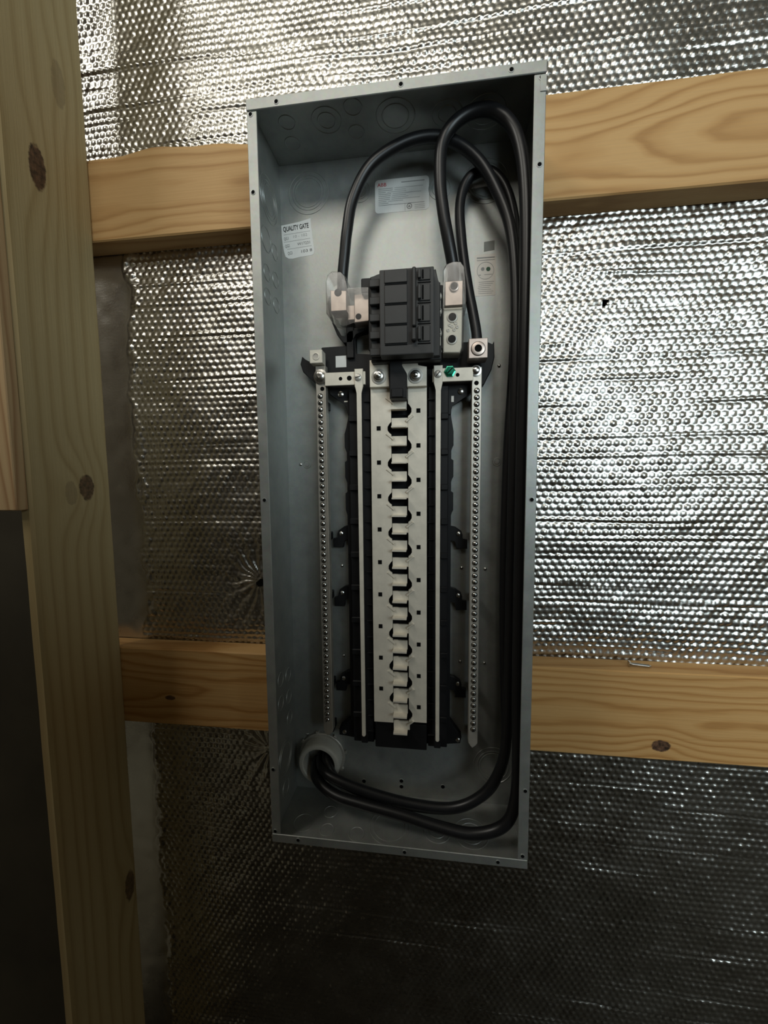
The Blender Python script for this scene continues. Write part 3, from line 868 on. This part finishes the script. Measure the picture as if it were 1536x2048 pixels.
# ---- plug-on neutral rails
def pon(x0, x1, screwx):
    z0 = -366
    bm = bmesh.new()
    P = [(x0, z0), (x0 + 1.5, z0 - 2), (x1 - 1.5, z0 - 2), (x1, z0), (x1, 150), (x1 + 3, 160), (x1 + 3, 184), (x0 - 3.5, 184), (x0 - 3.5, 160), (x0, 150)]
    bprism(bm, P[::-1], 47.5, 51.0, 0.7)
    o = from_bm('neutral_rail', bm, MAT['alu'], panel)
    return o
pl = pon(-55.0, -49.4, -53.6); pr = pon(57.2, 62.9, 59.2)
strap_me = lathe_mesh('slotted_screw', [(5.2, 0), (5.0, 1.6), (4.2, 2.2), (0, 2.3)], MAT['lug_grey'], 't', 16,
                      extra=None)
def slotted(name, par, x, z, t, ang, me=strap_me, L=7.6, wd=1.1, top=2.35):
    put(name, me, par, W(x, z, t))
    c, s = math.cos(math.radians(ang)), math.sin(math.radians(ang))
    vs = [W(x + a * c - b * s, z + a * s + b * c, t + top) for a, b in ((-L / 2, -wd / 2), (L / 2, -wd / 2), (L / 2, wd / 2), (-L / 2, wd / 2))]
    mk('screw_slot', vs, [(0, 1, 2, 3)], MAT['hole'], par)
slotted('slotted_screw', pl, -53.4, 172, 51, 15); slotted('slotted_screw', pr, 59.6, 172, 51, 50)
box('rail_end_cap', -57, -47, -382, -366, 30, 46, MAT['black'], ib, 1.0)
box('rail_end_cap', 55, 65, -382, -366, 30, 46, MAT['black'], ib, 1.0)
# cross straps from neutral bars to the rails
sL = box('cross_strap', -103, -43.5, 162.8, 181.2, 43.5, 47.3, MAT['alu'], panel, 0.5)
sR = box('cross_strap', 52, 108, 162.3, 180.6, 43.5, 47.3, MAT['alu'], panel, 0.5)
dk_me = lathe_mesh('strap_hole', [(2.7, .06), (0, .05)], MAT['hole'], 't', 14); dk2 = lathe_mesh('strap_hole', [(3.6, .06), (0, .05)], MAT['hole'], 't', 14)
put('strap_hole', dk_me, sL, W(-79.7, 172, 47.3)); put('strap_hole', dk2, sL, W(-66.8, 172.3, 47.3)); put('strap_hole', dk_me, sR, W(86.6, 170.8, 47.3))
gs_me = lathe_mesh('ground_screw', [(8.2, 0), (8.2, 1.4), (6.2, 1.8), (6.0, 5.8), (4.8, 6.6), (0, 6.7)], MAT['green'], 't', 6, smooth=False)
g = put('ground_screw', gs_me, panel, W(76, 175.5, 47.3)); g['label'] = 'shiny green grounding screw'
mk('screw_slot', [W(76 + a, 175.5 + b, 54.1) for a, b in ((-4, -3), (-3, -4), (4, 3), (3, 4))], [(0, 1, 2, 3)], MAT['hole'], g)

# ---- neutral bars with their rows of terminal screws
def tscrew():
    def slot(bm):
        v = [bm.verts.new(Vector((a * .001, -2.95e-3, b * .001))) for a, b in ((-2.2, -2.6), (-1.4, -3.0), (2.2, 2.6), (1.4, 3.0))]
        f = bm.faces.new(v); f.material_index = 1
    return lathe_mesh('terminal_screw', [(4.1, .05), (3.5, .06), (3.3, 2.0), (2.5, 2.7), (0, 2.9)], [MAT['zinc'], MAT['hole']], 't', 12, mi=[1, 0, 0, 0], extra=slot)  # dark outer ring paints the shade of the recess round the head
ts_me = tscrew()
def nbar(x0, x1, zt, zb, sx):
    bm = bmesh.new()
    xm = (x0 + x1) / 2
    P = [(x0, zt), (x0, zb), (x0 + 3, zb - 4), (xm - 1, zb - 8), (x1 - 3, zb - 4), (x1, zb), (x1, zt)]
    bprism(bm, P, 30, 42, 0.7)
    o = from_bm('neutral_bar', bm, MAT['alu_bar'], panel)
    for k in range(54):
        put('terminal_screw', ts_me, o, W(sx, 149.5 - k * 9.42, 42))
    return o
nl = nbar(-118.2, -103.2, 193, -369, -111.8); nr = nbar(106.6, 120.4, 182, -372, 113.6)
# standoffs of the bars on the base
for x0, x1 in ((-116, -105), (108, 119)):
    for z in (140, -60, -155, -300, -372): box('bar_standoff', x0, x1, z - 7, z + 5, 8, 30, MAT['black'], panel, 0.8)
box('bar_rib', -105.2, -103.0, -366, 165, 42, 43.4, MAT['alu_bar'], nl, 0.4)
wash = lathe_mesh('bar_bolt', [(10.4, 0), (10.2, 1.2), (7.4, 1.5), (7.0, 2.6), (6.4, 5.6), (5.0, 6.4), (2.6, 6.6), (2.4, 5.9), (0, 5.8)], MAT['zinc'], 't', 18)
put('bar_bolt', wash, nl, W(-110, 177, 44.5)); 
wash2 = lathe_mesh('bar_bolt', [(7.6, 0), (7.4, 1.2), (5.2, 1.5), (5.0, 4.6), (3.6, 5.6), (0, 5.8)], MAT['zinc'], 't', 16)
put('bar_bolt', wash2, nr, W(112, 176.5, 43))
hb = lathe_mesh('bar_hole', [(3.2, .06), (0, .05)], MAT['hole'], 't', 14)
put('bar_hole', hb, nl, W(-108.5, 160, 42)); put('bar_hole', hb, nr, W(113, 160, 42))
# end lugs of the neutral bars
l1 = box('bar_lug', -123.4, -104.8, 194.2, 212.8, 34, 52, MAT['alu'], panel, 0.6)
lr_me = lathe_mesh('lug_screw', [(5.4, .1), (5.2, 1.0), (3.9, 1.2), (3.6, .2), (0, .1)], [MAT['alu'], MAT['lug_grey']], 't', 16, mi=[0, 0, 1, 1])
put('lug_screw', lr_me, l1, W(-114, 203.5, 52))
l2 = box('neutral_lug', 100.4, 125.6, 188.4, 214.6, 36, 60, MAT['lug'], panel, 0.7)
big = lathe_mesh('lug_ring', [(9.7, .05), (9.5, .35), (9.2, .1), (8.9, 1.5), (7.9, 1.9), (4.9, 1.9), (4.5, .2), (0, .1)], [MAT['lug'], MAT['hole']], 't', 22, mi=[1, 1, 0, 0, 0, 1, 1])
put('lug_ring', big, l2, W(112.8, 200.8, 60))

# ---- main breaker
mb = prism('main_breaker', [(-31, 190), (-31, 297), (-22, 299), (-16, 301), (56, 301), (58, 286), (62, 284), (62, 190)], 22, 72, MAT['char'], panel, 1.2)
# front turret
box('breaker_front', -16, 53.5, 187.5, 294, 72, 93, MAT['char'], mb, 1.4, 2)
rows = [(276.5, 292.5), (251.5, 274), (226, 249), (201.5, 223.5)]
for z0, z1 in rows:
    box('pole_cover', -9.5, 20, z0, z1, 92.5, 95, MAT['char'], mb, 0.7)
    h = box('breaker_handle', 34, 49, z0 + 1.0, z1 - 1.0, 92.5, 94.6, MAT['char'], mb, 0.7)
    box('handle_slot', 38.6, 40.6, z0 + 2.5, z1 - 2.5, 94.4, 94.8, MAT['hole'], mb, 0)
    box('handle_nub', 33.2, 37.6, z0 + 2.5, z1 - 2.5, 94.4, 98, MAT['char'], mb, 0.8)
    box('pole_gap', -9.5, 19.8, z0 - 2.2, z0 - 0.8, 92.8, 93.2, MAT['hole'], mb, 0)
    box('pole_gap', 33, 49.5, z0 - 2.2, z0 - 0.6, 92.8, 93.2, MAT['hole'], mb, 0)
box('tie_bar', 26.2, 31.2, 220, 291.5, 93, 101, MAT['char'], mb, 1.2)
box('tie_bar_end', 25.5, 31.5, 202, 217.5, 93, 103, MAT['char'], mb, 1.4)
box('handle_channel', 20.6, 25.6, 200, 292, 92.9, 93.3, MAT['black'], mb, 0)
# stepped vent shoulder on the line side
for k in range(5):
    z = 286 - k * 22
    box('vent_step', -31.5 - 0, -17, z - 6, z + 4, 72, 80 - (k % 2), MAT['char'], mb, 1.0)
box('line_shield', -46, -30, 284, 303, 28, 58, MAT['black'], mb, 1.2)
box('line_shield', -36, -30, 205, 290, 24, 60, MAT['black'], mb, 1.0)
box('lower_skirt', -32, 64, 187, 206, 24, 66, MAT['char'], mb, 1.5)
box('load_shield', 55, 66, 206, 290, 24, 52, MAT['black'], mb, 1.0)
# screws on the load side
ls = lathe_mesh('load_screw', [(6.0, 0), (5.8, 2.2), (4.6, 3.2), (0, 3.3)], MAT['lug_grey'], 't', 16)
for z, a in ((272, 55), (252.5, 20), (224, 8), (200.5, 15)):
    slotted('load_screw', mb, 58.6, z, 58, a, ls, 8.6, 1.4, 3.4)
box('load_strap', 54.5, 63, 196, 231, 52, 57.5, MAT['alu'], mb, 0.5)
box('load_strap', 54.5, 63, 247, 278, 52, 57.5, MAT['lug_grey'], mb, 0.5)

# ---- line lugs with clear covers
lugL = prism('line_lug', [(-91, 264), (-91, 293), (-68, 291), (-68, 264)], 28, 52, MAT['lug'], panel, 0.8)
sc = lathe_mesh('lug_set_screw', [(7.6, .05), (7.4, 1.0), (6.0, 1.4), (5.6, .3), (0, .2)], [MAT['lug'], MAT['hole']], 't', 18, mi=[0, 0, 1, 1])
put('lug_set_screw', lathe_mesh('wire_slot', [(5.4, .12), (0, .1)], MAT['hole'], 't', 14), lugL, W(-80, 289, 52))
prism('lug_tongue', [(-58, 248), (-58, 287), (-35, 287), (-35, 250)], 28, 48, MAT['lug'], panel, 0.8)
box('lug_link', -69, -57, 256, 276, 28, 40, MAT['lug'], panel, 0.5)
put('tongue_hole', lathe_mesh('tongue_hole', [(4.3, .1), (0, .08)], MAT['hole'], 't', 14), panel, W(-52, 256.5, 48))
def cover(name, poly, t0, t1, wall=1.2):
    """thin clear shell open at the back"""
    o = prism(name, poly, t0, t1, MAT['clear'], panel, 1.2)
    return o
cover('clear_cover', [(-95, 258), (-95, 300), (-92, 309), (-86, 313), (-73, 312), (-67, 306), (-66, 288), (-34, 290), (-34, 246), (-58, 244), (-66, 240), (-72, 238), (-78, 248), (-90, 252)], 26, 62)
prism('clip_arm', [(-98, 296), (-100, 284), (-96, 262), (-88, 250), (-82, 238), (-76, 236), (-70, 244), (-36, 250), (-36, 246), (-60, 240), (-66, 228), (-78, 228), (-88, 240), (-94, 255), (-99, 270), (-102, 285)], 14, 30, MAT['black'], panel, 0.6)
box('black_leg', -74, -63, 206, 250, 8, 30, MAT['black'], panel, 0.8)
# load side lug
lugR = prism('line_lug', [(68.5, 261), (68.5, 293), (92.5, 293), (92.5, 261)], 28, 54, MAT['lug'], panel, 0.8)
put('wire_slot', lathe_mesh('wire_slot', [(6.6, .1), (6.3, 2.6), (5.0, 3.0), (4.4, .6), (0, .4)], [MAT['lug'], MAT['hole']], 't', 18, mi=[0, 0, 1, 1]), lugR, W(80.5, 285, 54))
plate = prism('lug_plate', [(66.5, 200), (66.5, 259), (92, 259), (91.6, 206), (89, 199)], 28, 53, MAT['alu'], panel, 1.0)
lh = lathe_mesh('plate_hole', [(7.4, 0), (7.0, 1.5), (5.4, 1.7), (4.8, .2), (0, .1)], [MAT['lug_grey'], MAT['hole']], 't', 18, mi=[0, 0, 1, 1])
put('plate_hole', lh, plate, W(78.6, 246, 53)); put('plate_hole', lh, plate, W(78.2, 217, 53))
em = lathe_mesh('plate_emboss', [(2.6, 0), (2.2, .8), (1.2, .9), (1.0, .3), (0, .3)], MAT['lug_grey'], 't', 10)
for x, z in ((73, 229), (78, 234), (83, 238), (75, 236), (81, 229.5), (85, 233)): put('plate_emboss', em, plate, W(x, z, 53))
cover('clear_cover', [(65.5, 257), (65.5, 303), (70, 311), (79, 314), (89, 313), (94, 306), (95, 284), (95, 262), (97, 257)], 26, 63)
cover('clear_cover', [(64.5, 197), (64.5, 256), (94, 256), (93.5, 200), (88, 195)], 26, 57)
prism('mounting_bracket', [(94, 268), (103, 268), (107, 221), (94, 221)], 3, 8, MAT['galv'], panel, 0.4)

# ================================================================== CABLES
def cable(pts, r, label, n=12):
    P = catmull([W(*q) for q in pts], n)
    vs, fs = tube_mesh(P, r / 1000.0, 18)
    o = mk('service_cable', vs, fs, MAT['cable'], smooth=True)
    tag(o, label, 'cable', 'black service cables in the panel')
    return o
cable([(-76, 292, 40), (-75, 312, 44), (-71, 340, 47), (-66, 372, 50), (-57, 411, 51), (-33, 450, 52), (8, 473, 52), (48, 480.5, 50), (82, 472, 47), (114, 447, 44), (139, 405, 43), (155, 360, 44),
       (162, 297, 47), (164, 200, 50), (164, 60, 52), (163, -100, 52), (163, -240, 52), (161, -340, 53), (153, -396, 55), (128, -440, 57), (84, -465, 58), (22, -466, 57), (-42, -456, 55), (-90, -444, 52), (-118, -438, 42), (-131, -437, 20), (-133, -437, -8)],
      7.6, 'black cable arching left to the lug beside the main breaker')
cable([(80, 292, 44), (79, 312, 52), (72, 345, 59), (66, 375, 62), (61.5, 412, 64), (63, 453, 66), (76, 476, 67), (100, 488, 69), (125, 485, 72), (146, 465, 76), (158, 435, 80), (165, 385, 82), (168, 300, 82), (168, 150, 82), (168, -50, 82),
       (168.5, -250, 82), (170, -350, 84), (168, -420, 85), (153, -460, 85.5), (113, -478, 85), (64, -476, 82), (6, -470, 74), (-54, -466, 66), (-98, -462, 58), (-130, -453, 42), (-140, -449, 20), (-142, -448, -8)],
      8.0, 'black cable with the tallest arch, fixed to the right lug')
cable([(113, 196, 48), (112, 224, 46), (107, 255, 43), (101.5, 284, 40), (96, 320, 36), (91.5, 357, 33), (89, 400, 30), (95, 429, 28), (108, 444, 27), (131, 446, 26), (151, 423, 26), (163, 382, 26), (166, 331, 26), (166, 200, 26),
       (160, 60, 26), (158, -100, 26), (160, -250, 27), (163, -370, 32), (149, -434, 36), (119, -468, 38), (80, -484, 40), (18, -483, 42), (-46, -474, 42), (-95, -455, 40), (-116, -432, 32), (-122, -425, 12), (-122, -424, -8)],
      6.9, 'thinner black cable with the smallest arch, ending in the square neutral lug')

# ================================================================== CONDUIT FITTING
fit = empty('conduit_fitting', W(-132, -438, 0))
tag(fit, 'round grey plastic conduit fitting at the lower left of the panel', 'conduit fitting')
def fitting():
    bm = bmesh.new()
    blathe(bm, [(34.5, 7), (34.5, 26), (33, 29), (31.5, 30), (27.5, 30), (26.0, 28.5), (25.5, 24), (25.5, -20), (29, -20), (29, 7), (34.5, 7)], 't', 40, W(-132, -438, 0))
    from_bm('bushing', bm, MAT['pvc'], fit, smooth=True)
    bm = bmesh.new()
    blathe(bm, [(30, 1.6), (38.5, 1.6), (39, 3), (39, 6), (38, 7), (30, 7)], 't', 40, W(-132, -438, 0))
    ln = from_bm('locknut', bm, MAT['lug_grey'], fit, smooth=True)
    for k in range(8):
        a = 2 * math.pi * k / 8 + 0.2
        c, s = math.cos(a), math.sin(a)
        P = [(-2.5, 38), (2.5, 38), (2.5, 42), (-2.5, 42)]
        P = [(-132 + x * c - y * s, -438 + x * s + y * c) for x, y in P]
        prism('locknut_lug', P, 2, 6.5, MAT['lug_grey'], ln, 0.3)
fitting()
